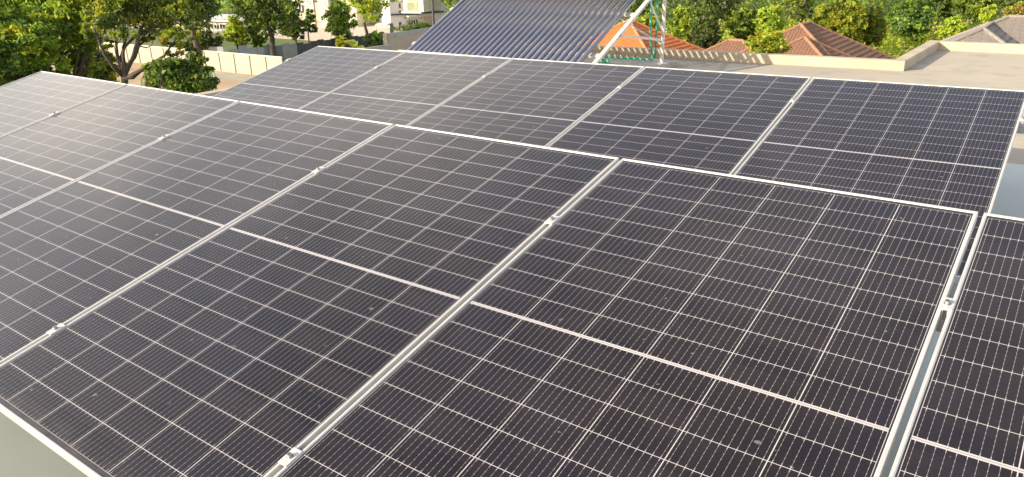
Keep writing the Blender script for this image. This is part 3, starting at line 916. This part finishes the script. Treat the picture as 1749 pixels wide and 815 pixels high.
make_tree('low_tree', 'low dark leafy tree standing just behind the front row, right of the forked trunk', L3, (0, 0, 3.4), loc=r3, n=6500, leaf=.15,
          mats=('leaf_dark', 'leaf_mid'), tones=(.8,), seed=8, trunk_r=.07, clump=.70, per=14, inner=.35)
tree_px('straggly olive shrub with thin stems between the two big left trees', 168, 84, 150, 92, 34, ('leaf_olive', 'leaf_mid', 'leaf_yellow'), n=4200, leaf=.2, seed=41, tones=(.5, .85), name='shrub', cat='shrub', trunk_r=.06)
# --- middle left
tree_px('dark tall tree at the top left behind the forked tree', 330, -70, 42, 130, 80, ('leaf_dark', 'leaf_olive'), n=5200, leaf=.42, seed=51, trunk_r=.25, tones=(.7,))
tree_px('low grey green bush beside the yellow green tree', 352, 52, 88, 64, 84, ('leaf_olive', 'leaf_dark'), n=2200, leaf=.34, seed=52, tones=(.6,), name='bush', cat='bush', trunk_r=.06)
tree_px('bright yellow green young tree in front of the dark sheet fence', 408, 20, 86, 46, 84, ('leaf_yellow', 'leaf_bright'), n=2600, leaf=.30, seed=53, tones=(.6,), trunk_r=.09, name='young_tree')
tree_px('mid green slim tree next to the yellow green young tree', 440, 22, 92, 44, 85, ('leaf_mid', 'leaf_dark', 'leaf_bright'), n=2400, leaf=.30, seed=54, tones=(.5, .85), trunk_r=.09, name='slim_tree')
tree_px('large dark tree with drooping boughs in front of the beige house', 465, -60, 62, 135, 80, ('leaf_dark', 'leaf_mid'), n=7000, leaf=.36, seed=55, tones=(.78,), trunk_r=.24, nl=10)
tree_px('small dark tree by the lawn of the beige house', 505, 30, 66, 50, 88, ('leaf_dark', 'leaf_olive'), n=1700, leaf=.34, seed=56, tones=(.7,), trunk_r=.10, nl=6)
tree_px('small dark tree close to the beige tower', 531, 12, 60, 28, 90, ('leaf_dark', 'leaf_mid'), n=1300, leaf=.34, seed=57, tones=(.7,), trunk_r=.09, nl=6)
tree_px('mid green tree right of the beige tower', 584, -8, 72, 62, 84, ('leaf_mid', 'leaf_dark', 'leaf_bright'), n=4200, leaf=.33, seed=58, tones=(.55, .9), trunk_r=.14)
tree_px('airy yellow green tree between the beige and the white house', 628, -70, 42, 92, 90, ('leaf_bright', 'leaf_yellow', 'leaf_mid'), n=5200, leaf=.34, seed=59, tones=(.45, .85), trunk_r=.16)
tree_px('grey green shrub at the left end of the pink wall', 640, 52, 84, 42, 82, ('leaf_olive', 'leaf_mid'), n=1800, leaf=.30, seed=60, tones=(.6,), name='shrub', cat='shrub', trunk_r=.05)
tree_px('small yellow bush beside the broad leaved plant', 583, 62, 84, 18, 74, ('leaf_yellow', 'leaf_bright'), n=700, leaf=.26, seed=61, tones=(.7,), name='bush', cat='bush', trunk_r=.04, nl=5)
tree_px('light green tree top just left of the upper heater tubes', 768, -40, 22, 40, 112, ('leaf_mid', 'leaf_bright'), n=1400, leaf=.4, seed=62, tones=(.5,), trunk_r=.12)
tree_px('dark low hedge bush along the top of the pink wall', 712, 40, 62, 76, 96, ('leaf_dark', 'leaf_olive'), n=2200, leaf=.3, seed=63, tones=(.8,), name='hedge', cat='hedge', trunk_r=.05, squash=.5)
# broad leaved plant with long arching leaves
bp = at(607, 84, 68); bp = Vector((bp.x, bp.y, GZ))
root = empty('banana_plant', bp); tag(root, 'bright green plant with long arching leaves behind the back row of panels', 'plant')
rng = np.random.default_rng(4)
b = MB()
top = at(607, 50, 68).z - GZ
for i in range(26):
    a = rng.uniform(0, 6.28); Lf = rng.uniform(1.5, 2.5); wv = Lf * .13
    z0 = rng.uniform(.8, top * .62); d = Vector((math.cos(a), math.sin(a), 0)); sd = Vector((-d.y, d.x, 0))
    el = rng.uniform(.5, 1.35); vsx = []
    for j in range(7):
        t = j / 6; rr = Lf * t * math.cos(el) * (1 + .2 * t); zz = z0 + Lf * (math.sin(el) * t - .55 * t * t)
        wj = wv * math.sin(math.pi * (.12 + .86 * t)); c = d * rr + Vector((0, 0, zz))
        vsx += [c - sd * wj + Vector((0, 0, wj * .35)), c, c + sd * wj + Vector((0, 0, wj * .35))]
    fs = []
    for j in range(6):
        q0 = j * 3; fs += [(q0, q0 + 1, q0 + 4, q0 + 3), (q0 + 1, q0 + 2, q0 + 5, q0 + 4)]
    b.add(vsx, fs)
b.build('foliage', M['leaf_bright'], root, True)
b = MB(); b.tube([(0, 0, 0), (.05, .02, top * .5), (.02, 0, top * .7)], [.12, .09, .05], 8); b.build('stem', M['palebark'], root, True)

# --- right side trees
right = [
 ('round mid green tree right of the heater post', 1172, 10, 84, 84, 64, ('leaf_mid', 'leaf_bright', 'leaf_dark'), 5200, .34, (.55, .85)),
 ('dark feathery tree above the right end of the orange roof', 1205, 24, 92, 60, 62, ('leaf_dark', 'leaf_olive'), 3400, .32, (.6,)),
 ('dull olive tree with thin boughs at the top above the dark feathery tree', 1215, -60, 40, 110, 88, ('leaf_olive', 'leaf_dark'), 5000, .40, (.6,)),
 ('mid green tree left of the bright rounded tree', 1268, 10, 74, 54, 66, ('leaf_mid', 'leaf_dark'), 3400, .34, (.6,)),
 ('bright rounded tree right behind the left wing of the brown roof', 1314, 4, 76, 62, 62, ('leaf_mid', 'leaf_bright', 'leaf_yellow'), 4600, .33, (.35, .93)),
 ('pale yellow green shrub covering the left end of the brown roof', 1304, 56, 104, 84, 38.2, ('leaf_bright', 'leaf_yellow', 'leaf_mid'), 3400, .20, (.5, .85)),
 ('thin olive tree with a leaning dark trunk above the brown roof', 1364, -50, 45, 64, 84, ('leaf_olive', 'leaf_mid'), 3000, .36, (.6,)),
 ('large yellow green leafy tree behind the right slope of the brown roof', 1425, -14, 84, 100, 66, ('leaf_bright', 'leaf_mid', 'leaf_yellow'), 7000, .36, (.4, .8)),
 ('yellow tinged bushy tree at the right of the large leafy tree', 1478, 6, 84, 70, 68, ('leaf_mid', 'leaf_yellow', 'leaf_olive'), 4200, .34, (.5, .8)),
 ('deep green tree above the dark gap in the thicket', 1545, -6, 72, 84, 76, ('leaf_dark', 'leaf_mid'), 5200, .38, (.6,)),
 ('lime green rounded bush above the grey roof edge', 1624, 28, 76, 58, 66, ('leaf_bright', 'leaf_yellow'), 3200, .30, (.8,)),
 ('dark green slim tree behind the lime green bush', 1600, -34, 40, 60, 86, ('leaf_dark', 'leaf_mid'), 3200, .40, (.7,)),
 ('tall mid green tree above the apex of the grey roof', 1655, -40, 46, 60, 84, ('leaf_mid', 'leaf_dark'), 3400, .40, (.55,)),
 ('narrow lime green sapling beside the grey roof', 1683, 6, 48, 26, 70, ('leaf_yellow', 'leaf_bright'), 1400, .30, (.5,)),
 ('rust tinged tree at the top right corner', 1736, 6, 40, 60, 78, ('leaf_rust', 'leaf_bright'), 2600, .36, (.7,)),
 ('dark tree behind the rust tinged tree', 1738, -60, 22, 90, 96, ('leaf_dark', 'leaf_olive'), 3600, .44, (.6,)),
 ('deep green tree behind the heater legs', 1088, -60, 40, 70, 86, ('leaf_mid', 'leaf_dark'), 3200, .40, (.5,)),
 ('bright small tree seen between the heater legs', 1105, 22, 80, 56, 64, ('leaf_bright', 'leaf_mid'), 2800, .33, (.6,)),
]
for i, (lab, px, top, bot, w, D, mats, n_, lf, tones) in enumerate(right):
    tree_px(lab, px, top, bot, w, D, mats, n=n_, leaf=lf, seed=100 + i, tones=tones, trunk_r=.15, nl=9, group='trees behind the tiled houses', bark='palebark' if i % 3 == 0 else 'bark')
# countable only as a mass: the thicket floor and the far wood
def stuff_leaves(name, label, xy, zfun, n, leaf, mats, tones, seed, clump=.8):
    rng = np.random.default_rng(seed)
    k = n // 30
    X = rng.uniform(xy[0], xy[1], k); Y = rng.uniform(xy[2], xy[3], k)
    Z = np.array([zfun(a, b_, rng) for a, b_ in zip(X, Y)])
    c = np.stack([X, Y, Z], 1)[:, None] + rng.normal(size=(k, 30, 3)) * np.array([clump, clump, clump * .5]) * rng.uniform(.6, 1.5, size=(k, 1, 1))
    tone = np.repeat(rng.random(k), 30); c = c.reshape(-1, 3)
    mi = np.zeros(len(c), int)
    for t in tones: mi += tone > t
    o = leaf_object(name, leaf_arrays(rng, c, leaf * rng.uniform(.6, 1.3, len(c)), .6), [M[q] for q in mats], mi)
    return tag(o, label, 'undergrowth', kind='stuff')
stuff_leaves('undergrowth', 'low lush undergrowth and creepers between the tiled houses', (-34, 14, 54, 84),
             lambda x, y, r: GZ + .3 + r.random() ** 2 * 1.6 + max(0, (y - 60)) * .03, 42000, .30, ('leaf_bright', 'leaf_yellow', 'leaf_mid'), (.5, .8), 5)
stuff_leaves('distant_wood', 'far wood of mixed greens closing the view at the top right', (-75, 30, 88, 150),
             lambda x, y, r: GZ + r.random() * 7.5, 60000, .55, ('leaf_dark', 'leaf_mid', 'leaf_olive', 'leaf_bright'), (.45, .7, .9), 6, 1.2)
stuff_leaves('distant_shrubs', 'far belt of trees behind the left houses', (-190, -95, 40, 170),
             lambda x, y, r: GZ + r.random() * 9, 26000, .7, ('leaf_dark', 'leaf_mid', 'leaf_olive'), (.5, .8), 7, 1.5)
